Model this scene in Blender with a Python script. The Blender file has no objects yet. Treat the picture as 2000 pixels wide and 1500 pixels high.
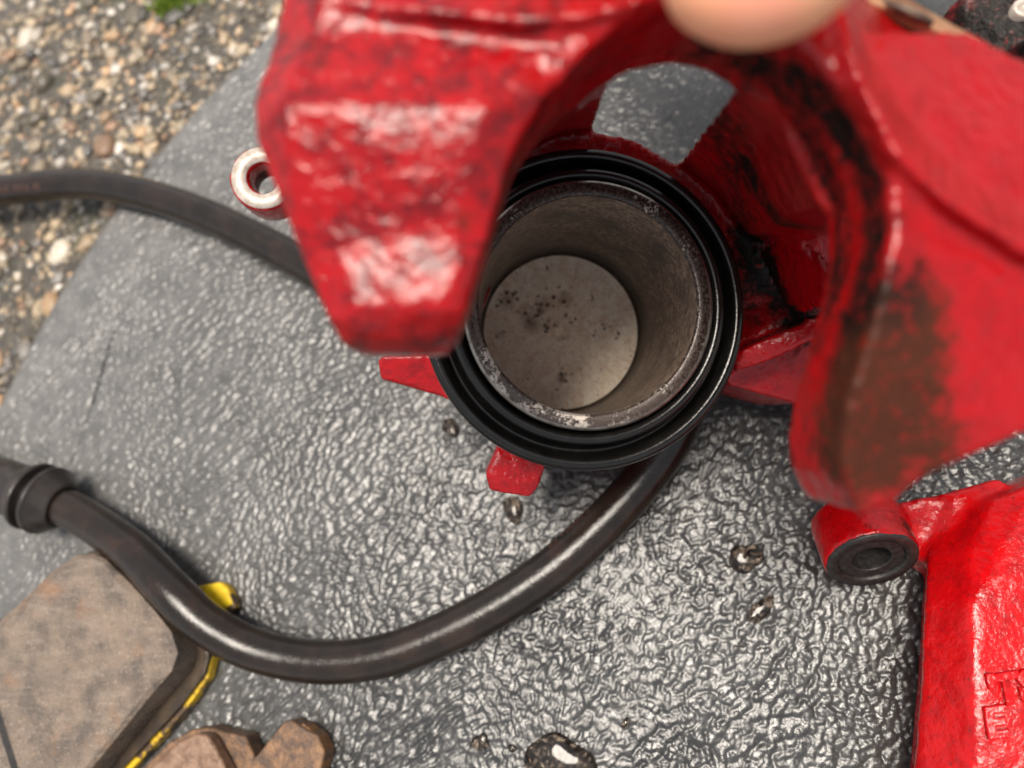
import bpy, bmesh, math, random
import numpy as np
from mathutils import Vector, Matrix

random.seed(4); rng = np.random.default_rng(11)
S = bpy.context.scene
COL = S.collection

# ------------------------------------------------------------------ camera
F = 1400.0                       # focal length in photograph pixels (2000 wide)
H = 212.0                        # lens height above the board, millimetres
nd = np.array([.2308, .3007, 1.0]); nd /= np.linalg.norm(nd)     # "down" seen from the lens
UPc = -nd
Xc = np.array([1., 0, 0]); Xc = Xc - Xc.dot(nd)*nd; Xc /= np.linalg.norm(Xc)
Yc = np.cross(UPc, Xc)
RW = np.array([Xc, Yc, UPc])     # lens frame -> world frame (rows)
def W(v):                        # lens-frame mm -> world mm
    return np.asarray(v, float) @ RW.T + np.array([0, 0, H])
def C(px, py, z): return np.array([(px-1000)/F*z, (py-750)/F*z, z])
def P(px, py, z): return W(C(px, py, z))
def G(px, py, h=0.0):            # the point at height h above the board that lies on a line of sight
    r = np.array([(px-1000)/F, (py-750)/F, 1.0])
    return W(r*((H-h)/r.dot(nd)))
AX = np.array([-.0386, .0357, 1.0]); AX /= np.linalg.norm(AX)     # bore axis of the held caliper
AXW = AX @ RW.T

cam = bpy.data.cameras.new('camera'); camo = bpy.data.objects.new('camera', cam); COL.objects.link(camo)
ex, ey, ez = (np.array(v, float) @ RW.T for v in ((1,0,0),(0,1,0),(0,0,1)))
camo.matrix_world = Matrix(((ex[0], -ey[0], -ez[0], 0), (ex[1], -ey[1], -ez[1], 0), (ex[2], -ey[2], -ez[2], H*.001), (0,0,0,1)))
cam.sensor_width = 36; cam.lens = F/2000*36
cam.clip_start = .004; cam.clip_end = 60
cam.dof.use_dof = True; cam.dof.focus_distance = .163; cam.dof.aperture_fstop = 8.6
S.camera = camo

# ------------------------------------------------------------------ light
SUN_EL, SUN_AZ = math.radians(85), math.radians(-45)     # azimuth from +Y, clockwise
w = bpy.data.worlds.new('World'); S.world = w; w.use_nodes = True
nt = w.node_tree; bg = nt.nodes['Background']
sky = nt.nodes.new('ShaderNodeTexSky'); sky.sky_type = 'NISHITA'; sky.sun_disc = False
sky.sun_elevation = SUN_EL; sky.sun_rotation = SUN_AZ; sky.dust_density = 1.5; sky.air_density = 1.0; sky.ozone_density = 1
hs = nt.nodes.new('ShaderNodeHueSaturation'); hs.inputs['Saturation'].default_value = .22
nt.links.new(sky.outputs[0], hs.inputs['Color']); nt.links.new(hs.outputs[0], bg.inputs[0])
bg.inputs[1].default_value = .055
sl = bpy.data.lights.new('sun', 'SUN'); sl.energy = 1.5; sl.angle = math.radians(22); sl.color = (1, .91, .80)
so = bpy.data.objects.new('sun', sl); COL.objects.link(so)
sd = Vector((math.sin(SUN_AZ)*math.cos(SUN_EL), math.cos(SUN_AZ)*math.cos(SUN_EL), math.sin(SUN_EL)))
so.rotation_euler = sd.to_track_quat('Z', 'Y').to_euler(); so.location = sd*2
S.view_settings.view_transform = 'Standard'; S.view_settings.look = 'None'
S.view_settings.exposure = 1.68; S.view_settings.gamma = 1
S.cycles.max_bounces = 8

# ------------------------------------------------------------------ materials
def frame(axis):
    a = np.array(axis, float); a /= np.linalg.norm(a)
    t = np.array([0, 0, 1.]) if abs(a[2]) < .9 else np.array([1., 0, 0])
    u = np.cross(t, a); u /= np.linalg.norm(u); return u, np.cross(a, u), a
U, V_, A_ = frame(-AXW)
def bore_xy(dx, dy):       # right/down as seen from the lens -> the piston's own x, y
    v = np.array([dx, dy, 0.]) @ RW.T; return v.dot(U), v.dot(V_)
class NT:
    def __init__(s, name):
        s.m = bpy.data.materials.new(name); s.m.use_nodes = True; s.t = s.m.node_tree
        s.b = s.t.nodes['Principled BSDF']; s.L = s.t.links
        tc = s.n('ShaderNodeTexCoord'); mp = s.n('ShaderNodeMapping'); mp.inputs['Scale'].default_value = (1000,)*3
        s.L.new(tc.outputs['Object'], mp.inputs[0]); s.mm = mp.outputs[0]      # object space in millimetres
    def n(s, t, **k):
        o = s.t.nodes.new(t)
        for a, b in k.items(): setattr(o, a, b)
        return o
    def put(s, sock, v):
        if hasattr(v, 'is_linked') or hasattr(v, 'links'): s.L.new(v, sock)
        else:
            if hasattr(sock.default_value, '__len__') and len(sock.default_value) == 4 and len(v) == 3: v = (*v, 1)
            sock.default_value = v
    def noise(s, size, detail=4, rough=.55, vec=None, dist=0, stretch=None):
        o = s.n('ShaderNodeTexNoise'); o.inputs['Scale'].default_value = 1/size
        o.inputs['Detail'].default_value = detail; o.inputs['Roughness'].default_value = rough; o.inputs['Distortion'].default_value = dist
        v = vec or s.mm
        if stretch:
            mp = s.n('ShaderNodeMapping'); mp.inputs['Scale'].default_value = stretch; s.L.new(v, mp.inputs[0]); v = mp.outputs[0]
        s.L.new(v, o.inputs['Vector']); return o.outputs['Fac']
    def vor(s, size, feature='F1', out='Distance'):
        o = s.n('ShaderNodeTexVoronoi', feature=feature); o.inputs['Scale'].default_value = 1/size
        s.L.new(s.mm, o.inputs['Vector']); return o.outputs[out]
    def ramp(s, f, a, b, lo=0., hi=1.):
        o = s.n('ShaderNodeMapRange', interpolation_type='SMOOTHSTEP'); s.put(o.inputs[0], f)
        for i, v in zip((1,2,3,4), (a,b,lo,hi)): o.inputs[i].default_value = v
        return o.outputs[0]
    def mth(s, op, a, b=0., clamp=False):
        o = s.n('ShaderNodeMath', operation=op, use_clamp=clamp); s.put(o.inputs[0], a); s.put(o.inputs[1], b); return o.outputs[0]
    def mix(s, f, a, b):
        o = s.n('ShaderNodeMix', data_type='RGBA'); s.put(o.inputs[0], f); s.put(o.inputs[6], a); s.put(o.inputs[7], b); return o.outputs[2]
    def attr(s, name, out='Fac'):
        o = s.n('ShaderNodeAttribute', attribute_name=name); return o.outputs[out]
    def bump(s, h, dist, strength=1., prev=None):
        o = s.n('ShaderNodeBump'); o.inputs['Strength'].default_value = strength; o.inputs['Distance'].default_value = dist*.001
        s.put(o.inputs['Height'], h)
        if prev: s.L.new(prev, o.inputs['Normal'])
        return o.outputs[0]
    def set(s, **k):
        N = dict(base='Base Color', rough='Roughness', metal='Metallic', coat='Coat Weight', coatr='Coat Roughness', spec='Specular IOR Level',
                 trans='Transmission Weight', ior='IOR', normal='Normal', sss='Subsurface Weight', sssr='Subsurface Radius', ssss='Subsurface Scale', coatn='Coat Normal')
        for a, v in k.items(): s.put(s.b.inputs[N[a]], v)
        return s.m

def mat_red(name, grime_shade_add=0., base=(.35, .0014, .0038), sp_=.42, bmp=1.):
    s = NT(name)
    big = s.noise(6, 7, .72, dist=.6); mid = s.noise(2.1, 4, .6); fine = s.noise(.55, 3, .6)
    at = s.attr('grime_shade')
    g = s.mth('ADD', at, s.mth('MULTIPLY', s.mth('SUBTRACT', big, .5), .95))
    g = s.mth('ADD', g, s.mth('MULTIPLY', s.mth('SUBTRACT', mid, .5), .7))
    g = s.mth('ADD', g, grime_shade_add)
    gm = s.mth('MULTIPLY', s.ramp(g, .34, .80), s.ramp(s.noise(1.7, 4, .65), .30, .46, .55, 1.))
    red = s.mix(s.mth('MULTIPLY', s.ramp(s.noise(4.5, 7, .72, dist=.5), .42, .64), s.attr('mottle')), base, (base[0]*.34, .0016, .0035))
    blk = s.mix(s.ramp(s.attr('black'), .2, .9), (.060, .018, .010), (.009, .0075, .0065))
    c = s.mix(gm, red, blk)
    sp = s.ramp(s.noise(.9, 2, .5), .66, .72)
    c = s.mix(s.mth('MULTIPLY', sp, .6), c, (.05, .010, .009))
    r = s.mth('ADD', s.ramp(gm, 0, 1, .13, .36), s.ramp(s.noise(1.6, 3, .6), .35, .7, -.05, .10))
    bm = s.bump(s.noise(4.2, 2, .5), .34*bmp, 1.0)
    bm = s.bump(mid, .32*bmp, 1.0, bm)
    bm = s.bump(fine, .08, 1., bm)
    return s.set(base=c, rough=r, normal=bm, coat=.0, spec=s.ramp(gm, 0, 1, sp_, .10))

def mat_rubber(name, col=(.012, .011, .010), rough=.28, bumpd=.04):
    s = NT(name)
    c = s.mix(s.ramp(s.noise(7, 5, .6), .4, .75), col, tuple(min(1, x*2.2) for x in col))
    dust_and_skylight = s.ramp(s.noise(.35, 3, .7), .70, .76)
    c = s.mix(s.mth('MULTIPLY', dust_and_skylight, .35), c, (.18, .15, .12))
    bm = s.bump(s.noise(.5, 3, .6), bumpd, 1.)
    return s.set(base=c, rough=s.ramp(s.noise(3, 4, .6), .3, .7, rough*.75, rough*1.3), normal=bm, spec=.42)

def mat_hose():
    s = NT('hose_rubber')
    c = s.mix(s.ramp(s.noise(12, 5, .6), .35, .75), (.011, .0080, .006), (.026, .016, .011))
    c = s.mix(s.mth('MULTIPLY', s.ramp(s.noise(5, 4, .6, stretch=(.4,.4,1)), .56, .75), .3), c, (.06, .026, .018))
    dust_and_skylight = s.ramp(s.noise(.5, 3, .7), .69, .75)
    c = s.mix(s.mth('MULTIPLY', dust_and_skylight, .45), c, (.30, .24, .19))
    bm = s.bump(s.noise(.45, 4, .65), .06, 1.); bm = s.bump(s.noise(3.2, 3, .5), .12, 1., bm)
    return s.set(base=c, rough=s.ramp(s.noise(1.2, 4, .7), .3, .7, .11, .22), normal=bm, spec=.42)

def mat_board():
    s = NT('textured_grey_plastic')
    c = s.mix(s.ramp(s.noise(30, 4, .55), .3, .7), (.020, .020, .020), (.050, .050, .049))
    c = s.mix(s.mth('MULTIPLY', s.ramp(s.noise(.8, 3, .6), .55, .75), .5), c, (.16, .15, .135))
    du = s.mth('MULTIPLY', s.attr('dust_and_skylight'), s.ramp(s.noise(9, 6, .65), .25, .65, .45, 1.))  # board mask: sky brightness painted as a pale film
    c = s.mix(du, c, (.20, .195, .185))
    c = s.mix(s.ramp(s.attr('stain'), .25, .75), c, (.012, .010, .008))
    bm = s.bump(s.noise(.7, 3, .5, dist=.4), .09, 1.)
    return s.set(base=c, rough=s.mth('ADD', s.ramp(s.noise(5, 4, .6), .3, .7, .23, .34), s.mth('MULTIPLY', du, .12)), normal=bm, spec=.58)

def mat_simple(name, a, b, size=3, rough=.5, metal=0., bumpd=.1, bsize=.8, lo=.35, hi=.7, spec=.5):
    s = NT(name)
    c = s.mix(s.ramp(s.noise(size, 5, .62), lo, hi), a, b)
    return s.set(base=c, rough=rough, metal=metal, normal=s.bump(s.noise(bsize, 4, .6), bumpd, 1.), spec=spec)

def mat_piston_rim():
    s = NT('flaked_piston_rim')
    n = s.noise(.8, 7, .75, dist=.4); k = s.noise(8, 3, .5)
    sx = s.n('ShaderNodeSeparateXYZ'); s.L.new(s.mm, sx.inputs[0]); dx, dy = bore_xy(-.25, 1.)
    low = s.ramp(s.mth('ADD', s.mth('MULTIPLY', sx.outputs[0], float(dx)), s.mth('MULTIPLY', sx.outputs[1], float(dy))), 0., 27., -.07, .04)
    n = s.mth('ADD', n, low)
    f = s.ramp(s.mth('ADD', n, s.mth('MULTIPLY', s.mth('SUBTRACT', k, .5), 1.1)), .57, .66)
    c = s.mix(s.ramp(n, .36, .52), (.022, .013, .010), (.075, .056, .047)); c = s.mix(f, c, (.50, .44, .38))
    bm = s.bump(f, .12, 1.); bm = s.bump(s.noise(.35, 3, .6), .05, 1., bm)
    return s.set(base=c, rough=s.ramp(f, 0, 1, .24, .42), metal=s.ramp(f, 0, 1, .3, .6), normal=bm)
def mat_piston_wall():
    s = NT('stained_bore_wall')
    n = s.noise(1.4, 6, .7); k = s.noise(11, 3, .6)
    c = s.mix(s.ramp(n, .4, .66), (.15, .105, .076), (.42, .31, .235))
    c = s.mix(s.ramp(k, .45, .7), c, (.11, .083, .066))
    c = s.mix(s.ramp(s.noise(.55, 2, .5), .68, .72), c, (.02, .012, .01))
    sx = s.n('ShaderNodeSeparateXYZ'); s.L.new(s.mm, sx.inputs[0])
    residue_shade = s.ramp(s.mth('ADD', sx.outputs[2], s.mth('MULTIPLY', k, 5.)), -40., -47.)  # dark foot of the bore wall: residue plus shade put into the colour
    c = s.mix(s.mth('MULTIPLY', residue_shade, .8), c, (.022, .014, .010))
    return s.set(base=c, rough=.38, metal=.35, normal=s.bump(n, .10, 1.))
def mat_piston_floor():
    s = NT('stained_piston_floor')
    sx = s.n('ShaderNodeSeparateXYZ'); s.L.new(s.mm, sx.inputs[0])
    ang = s.mth('ARCTAN2', sx.outputs[1], sx.outputs[0]); rad = s.mth('SQRT', s.mth('ADD', s.mth('MULTIPLY', sx.outputs[0], sx.outputs[0]), s.mth('MULTIPLY', sx.outputs[1], sx.outputs[1])))
    cv = s.n('ShaderNodeCombineXYZ'); s.L.new(s.mth('MULTIPLY', ang, 40.), cv.inputs[0]); s.L.new(s.mth('MULTIPLY', rad, .25), cv.inputs[1])
    st = s.noise(2.2, 3, .6, vec=cv.outputs[0])
    c = s.mix(s.ramp(s.noise(3.5, 7, .75), .36, .64), (.80, .58, .40), (1., .86, .66))
    c = s.mix(s.mth('MULTIPLY', s.ramp(st, .40, .62), .55), c, (1., .90, .76))
    c = s.mix(s.mth('MULTIPLY', s.ramp(s.noise(.8, 5, .75), .48, .66), .42), c, (.46, .31, .20))
    def blob(x, y, r):
        a = s.mth('SUBTRACT', sx.outputs[0], float(x)); b = s.mth('SUBTRACT', sx.outputs[1], float(y))
        return s.ramp(s.mth('SQRT', s.mth('ADD', s.mth('MULTIPLY', a, a), s.mth('MULTIPLY', b, b))), float(r), 0.)
    area = 0.
    for dx, dy, r_, w_ in ((-15,-9,6,1.),(-10,-6,6,.9),(-5,-8,6,1.),(1,-9.5,6,1.),(-3,-3,5,.9),(-17,1,4,.8),(0,13,3.5,1.),(13,-2,2.5,.8),(16,1,2.5,.7)):
        x_, y_ = bore_xy(dx, dy); area = s.mth('MAXIMUM', area, s.mth('MULTIPLY', blob(x_, y_, r_), w_))
    vd = s.mth('ADD', s.vor(1.9), s.mth('MULTIPLY', s.mth('SUBTRACT', s.noise(.5, 3, .6), .5), .5))
    dots = s.ramp(vd, .46, .24); pick = s.ramp(s.mth('ADD', s.noise(1.7, 2, .5), s.mth('MULTIPLY', area, .34)), .60, .68)
    c = s.mix(s.mth('MULTIPLY', s.ramp(s.mth('MULTIPLY', area, s.noise(2., 5, .7)), .15, .6), .6), c, (.30, .18, .075))
    c = s.mix(s.mth('MULTIPLY', s.mth('MULTIPLY', dots, pick), .9), c, (.085, .038, .013))
    for dx, dy, r_ in ((-8.5,-2.5,3.2),(-6,-6,1.6),(.3,13.4,1.3)):
        x_, y_ = bore_xy(dx, dy); c = s.mix(s.mth('MULTIPLY', blob(x_, y_, r_*1.3), .75), c, (.16, .085, .03))
    bm = s.bump(s.noise(.8, 5, .7), .12, 1.); bm = s.bump(dots, .1, .6, bm)
    return s.set(base=c, rough=.42, metal=0., normal=bm)

def mat_fric():
    s = NT('worn_friction_material')
    c = s.mix(s.ramp(s.noise(9, 5, .65), .32, .7), (.23, .17, .125), (.095, .075, .06))
    c = s.mix(s.mth('MULTIPLY', s.ramp(s.noise(14, 4, .6), .55, .72), .7), c, (.26, .13, .06))
    c = s.mix(s.mth('MULTIPLY', s.ramp(s.noise(3, 4, .6, stretch=(.25, 2.2, 1)), .48, .72), .35), c, (.33, .27, .22))
    c = s.mix(s.ramp(s.noise(.7, 3, .6), .64, .72), c, (.05, .035, .027))
    fl = s.ramp(s.noise(.5, 2, .6), .66, .72); c = s.mix(fl, c, (.72, .60, .50))
    bm = s.bump(s.noise(.55, 4, .7), .45, 1.); bm = s.bump(s.noise(3, 4, .6), .5, 1., bm)
    return s.set(base=c, rough=s.ramp(s.noise(1.5, 4, .6), .35, .7, .22, .42), metal=.1, normal=bm)
M = dict(
 red=mat_red('wet_red_paint'), red2=mat_red('clean_red_paint', -.06, (.50, .0022, .004), .40, .6), darkred=mat_red('shaded_red_paint', .16, (.22, .004, .006)),  # darkred is blackened to carry the corner casting's shade in its colour
 boot=mat_rubber('black_boot_rubber', (.0055, .005, .0045), .17), grommet=mat_rubber('grommet_rubber', (.020, .016, .014), .36, .05), hose=mat_hose(), board=mat_board(),
 rim=mat_piston_rim(), wall=mat_piston_wall(), floor=mat_piston_floor(),
 chamfer=mat_simple('turned_steel', (.30,.27,.24), (.16,.13,.11), 2.5, .25, .9, .03),
 bare=mat_simple('bare_machined_metal', (.62,.55,.48), (.42,.34,.27), 2.2, .42, .25, .15, .9),
 tan=mat_simple('tan_bare_metal', (.62,.36,.20), (.40,.16,.08), 4, .38, .2, .1),
 dark=mat_simple('dark_hole', (.012,.011,.010), (.03,.025,.02), 2, .35),
 bush=mat_simple('dark_bushing_rubber', (.014,.013,.012), (.035,.028,.024), 1.5, .4, 0, .1),
 sleeve=mat_simple('bushing_sleeve_steel', (.020,.018,.017), (.045,.040,.037), 1.2, .4, .2, .08),
 fric=mat_fric(), fric_old=mat_simple('worn_friction_material', (.20,.145,.105), (.12,.088,.068), 8, .45, .1, .22, .7),
 fricside=mat_simple('rusty_friction_edge', (.25,.15,.095), (.13,.065,.035), 3, .4, 0, .4, .9),
 shim=mat_simple('dark_steel_shim', (.045,.034,.026), (.09,.062,.04), 5, .30, .4, .08),
 yel=mat_simple('chipped_yellow_paint', (.66,.42,.012), (.075,.045,.024), 7, .35, 0, .12, .9, .44, .54),
 yclean=mat_simple('yellow_paint', (.75,.52,.015), (.60,.38,.012), 3, .33, 0, .08),
 rust=mat_simple('rusty_brown_steel', (.085,.050,.033), (.24,.13,.065), 3, .42, .2, .4, .8),
 orange=mat_simple('orange_rust_edge', (.30,.13,.03), (.12,.06,.03), 2, .45, .1, .2),
)
def mat_water():
    s = NT('water'); return s.set(base=(.50,.40,.32), rough=.02, trans=1., ior=1.33)
M['water'] = mat_water()
M['oldmetal'] = mat_simple('dull_pin_metal', (.20,.16,.12), (.07,.05,.04), 2, .4, .5, .1)
def mat_skin():
    s = NT('skin')
    c = s.mix(s.ramp(s.noise(7, 3, .5), .35, .7), (1., .50, .28), (.98, .38, .23))
    c = s.mix(s.mth('MULTIPLY', s.ramp(s.attr('flush'), 0., 1.), .7), c, (1., .36, .27))
    return s.set(base=c, rough=.45, spec=.3, sss=.25, sssr=(1., .35, .2), ssss=.004, normal=s.bump(s.noise(.6, 3, .6), .05, 1.))
M['skin'] = mat_skin()
def mat_ink():
    s = NT('faint_print'); return s.set(base=(.075,.032,.022), rough=.5)
M['ink'] = mat_ink()
def mat_stone():
    s = NT('wet_stones')
    c = s.attr('tone', 'Color')
    c2 = s.mix(s.mth('MULTIPLY', s.ramp(s.noise(1.0, 4, .65), .45, .7), .55), c, (.09,.07,.05))
    return s.set(base=c2, rough=s.ramp(s.noise(4,3,.5), .3, .7, .2, .5), normal=s.bump(s.noise(.7, 3, .6), .2, 1.))
M['stone'] = mat_stone()
def mat_asphalt():
    s = NT('asphalt')
    c = s.mix(s.ramp(s.noise(6, 6, .7), .35, .7), (.050,.045,.038), (.12,.105,.085))
    sp = s.ramp(s.vor(3.0), .55, .3); pk = s.ramp(s.noise(3.1, 2, .5), .52, .6)
    c = s.mix(s.mth('MULTIPLY', sp, pk), c, (.22,.18,.13))
    c = s.mix(s.mth('MULTIPLY', s.ramp(s.noise(35, 4, .6), .55, .72), .6), c, (.075,.085,.03))
    bm = s.bump(s.noise(2.4, 5, .7), 1.6, 1.)
    return s.set(base=c, rough=.5, normal=bm)
M['asphalt'] = mat_asphalt()
def mat_moss():
    s = NT('moss'); return s.set(base=s.mix(s.ramp(s.noise(3, 3, .5), .3, .7), (.16,.26,.03), (.30,.40,.05)), rough=.6)
M['moss'] = mat_moss()

# ------------------------------------------------------------------ mesh helpers (all input in world mm)
def link(name, me, mat, parent=None, base=None, smooth=True):
    """me vertices are world mm; moved into the frame of the parent (or of `base`) and scaled to metres"""
    org = np.array(parent.location)*1000 if parent is not None and parent.parent is None else None
    if parent is not None and parent.parent is not None:
        org = np.array(parent['_org'])
    if parent is None: org = np.array(base if base is not None else (0, 0, 0), float)
    n = len(me.vertices); co = np.empty(n*3); me.vertices.foreach_get('co', co)
    co = ((co.reshape(-1, 3)-org)*.001).ravel(); me.vertices.foreach_set('co', co)
    if mat is not None and len(me.materials) == 0: me.materials.append(mat)
    if smooth: me.polygons.foreach_set('use_smooth', [True]*len(me.polygons))
    me.update()
    o = bpy.data.objects.new(name, me); COL.objects.link(o)
    if parent is not None: o.parent = parent
    else: o.location = org*.001
    o['_org'] = list(org)
    return o
def tag(o, label, cat, group=None, kind=None):
    if label: o['label'] = label
    if cat: o['category'] = cat
    if group: o['group'] = group
    if kind: o['kind'] = kind
    return o
def thing(name, loc, label, cat, group=None):
    o = bpy.data.objects.new(name, None); COL.objects.link(o); o.empty_display_size = .01
    o.location = np.array(loc)*.001; return tag(o, label, cat, group)
def mesh(name, v, f):
    me = bpy.data.meshes.new(name); me.from_pydata([tuple(map(float, x)) for x in v], [], f); me.update(); return me
def rings_mesh(name, rings, cap0=True, cap1=True, close=False):
    n = len(rings[0]); v = [p for r in rings for p in r]; f = []
    R = len(rings)
    for k in range(R if close else R-1):
        a, b = k*n, ((k+1) % R)*n
        for i in range(n):
            j = (i+1) % n; f.append((a+i, a+j, b+j, b+i))
    if cap0 and not close: f.append(tuple(range(n))[::-1])
    if cap1 and not close: f.append(tuple(range((R-1)*n, R*n)))
    me = mesh(name, v, f)
    bm = bmesh.new(); bm.from_mesh(me); bmesh.ops.recalc_face_normals(bm, faces=bm.faces); bm.to_mesh(me); bm.free()
    return me
def frame(axis):
    a = np.array(axis, float); a /= np.linalg.norm(a)
    t = np.array([0, 0, 1.]) if abs(a[2]) < .9 else np.array([1., 0, 0])
    u = np.cross(t, a); u /= np.linalg.norm(u); return u, np.cross(a, u), a
def lathe(name, org, axis, prof, seg=128, capA=False, capB=False, wob=0., u=None):
    U, V, A = frame(axis); rr = []
    for r, t in prof:
        ring = []
        for i in range(seg):
            th = 2*math.pi*i/seg
            r2 = r*(1+wob*math.sin(th*3+1)+wob*.6*math.sin(th*7))
            ring.append(np.array(org)+A*t+(U*math.cos(th)+V*math.sin(th))*r2)
        rr.append(ring)
    return rings_mesh(name, rr, capA, capB)
def bevel(me, w, seg=2, ang=30):
    o = bpy.data.objects.new('tmp', me); COL.objects.link(o)
    m = o.modifiers.new('b', 'BEVEL'); m.width = w; m.segments = seg; m.limit_method = 'ANGLE'; m.angle_limit = math.radians(ang)
    dg = bpy.context.evaluated_depsgraph_get(); r = bpy.data.meshes.new_from_object(o.evaluated_get(dg))
    bpy.data.objects.remove(o); return r
def fuse(shapes, voxel=.8, smooth=8, fac=.5):
    """join closed shells, voxel-remesh into one casting, smooth; returns numpy verts, faces"""
    bm = bmesh.new()
    for me in shapes: bm.from_mesh(me)
    bmesh.ops.triangulate(bm, faces=bm.faces)
    me = bpy.data.meshes.new('fuse'); bm.to_mesh(me); bm.free()
    o = bpy.data.objects.new('tmp', me); COL.objects.link(o)
    r = o.modifiers.new('r', 'REMESH'); r.mode = 'VOXEL'; r.voxel_size = voxel; r.adaptivity = 0
    s = o.modifiers.new('s', 'SMOOTH'); s.factor = fac; s.iterations = smooth
    dg = bpy.context.evaluated_depsgraph_get(); out = bpy.data.meshes.new_from_object(o.evaluated_get(dg))
    bpy.data.objects.remove(o)
    return out
def prism(pts, t, d=None):
    """pts: lens-frame (px,py,z); extruded t mm along the bore axis"""
    a = [P(*p) for p in pts]; D = AXW if d is None else np.array(d, float)
    tt = t if hasattr(t, '__len__') else [t]*len(a)
    b = [x+D*k for x, k in zip(a, tt)]
    return rings_mesh('prism', [a, b])
def loft(*rings): return rings_mesh('loft', [[P(*p) for p in r] for r in rings])
def cylm(org, axis, r, t0, t1, seg=40): return lathe('cyl', org, axis, [(r, t0), (r, t1)], seg, True, True)
def tube_solid(org, axis, ro, ri, t0, t1, seg=64):
    U, V, A = frame(axis); rr = []
    for r, t in ((ro, t0), (ro, t1), (ri, t1), (ri, t0)):
        rr.append([np.array(org)+A*t+(U*math.cos(2*math.pi*i/seg)+V*math.sin(2*math.pi*i/seg))*r for i in range(seg)])
    return rings_mesh('tube', rr, close=True)
def vcoords(me):
    co = np.empty(len(me.vertices)*3); me.vertices.foreach_get('co', co); return co.reshape(-1, 3)
def add_attr(me, name, val):
    a = me.attributes.new(name, 'FLOAT', 'POINT'); a.data.foreach_set('value', np.asarray(val, float).astype(np.float32))
def project(co):                       # world mm -> lens pixels, used to aim tone marks at spots on the casting
    c = (co-np.array([0, 0, H])) @ RW
    return c[:, 0]/c[:, 2]*F+1000, c[:, 1]/c[:, 2]*F+750, c[:, 2]
def spots(co, L):                      # soft balls of grime and painted shade in 3-D: (px,py,z, radius mm, weight)
    g = np.zeros(len(co))
    for px, py, z, r, wt in L:
        d = np.linalg.norm(co-P(px, py, z), axis=1); g = np.maximum(g, wt*np.clip(1.25-d/r, 0, 1))
    return g
def paths(co, L):                      # soft grime and painted shade following polylines: (radius mm, weight, [(px,py,z),...])
    g = np.zeros(len(co))
    for rad, wt, pts in L:
        q3 = [P(*p) for p in pts]
        for A, B in zip(q3[:-1], q3[1:]):
            t = np.clip(((co-A) @ (B-A))/((B-A) @ (B-A)), 0, 1); d = np.linalg.norm(co-(A+t[:, None]*(B-A)), axis=1)
            g = np.maximum(g, wt*np.clip(1.35-d/rad, 0, 1))
    return g
# gradient noise on numpy arrays
perm = rng.permutation(512); gvec = rng.normal(size=(512, 2)); gvec /= np.linalg.norm(gvec, axis=1)[:, None]
def perlin(x, y):
    xi = np.floor(x).astype(int); yi = np.floor(y).astype(int); xf = x-xi; yf = y-yi
    def g(ix, iy, dx, dy):
        h = perm[(perm[ix & 511]+iy) & 511]; return gvec[h, 0]*dx+gvec[h, 1]*dy
    u = xf**3*(xf*(xf*6-15)+10); v = yf**3*(yf*(yf*6-15)+10)
    a = g(xi, yi, xf, yf); b = g(xi+1, yi, xf-1, yf); c = g(xi, yi+1, xf, yf-1); d = g(xi+1, yi+1, xf-1, yf-1)
    return (a+(b-a)*u)*(1-v)+(c+(d-c)*u)*v

# ================================================================== SETTING
# asphalt, one sheet to far beyond the frame
R_ = 9000; gz = -7.0
nx = 120
xs = np.sign(np.linspace(-1, 1, nx))*np.abs(np.linspace(-1, 1, nx))**3*R_
vv = [(x, y, gz+(1.2*float(perlin(np.array([x/22.]), np.array([y/22.]))[0]) if abs(x) < 700 and abs(y) < 700 else 0)) for y in xs for x in xs]
ff = [(j*nx+i, j*nx+i+1, (j+1)*nx+i+1, (j+1)*nx+i) for j in range(nx-1) for i in range(nx-1)]
o = link('asphalt_ground', mesh('asphalt_ground', vv, ff), M['asphalt']); tag(o, 'rough wet asphalt beyond the edge of the board', None, kind='structure')

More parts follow.
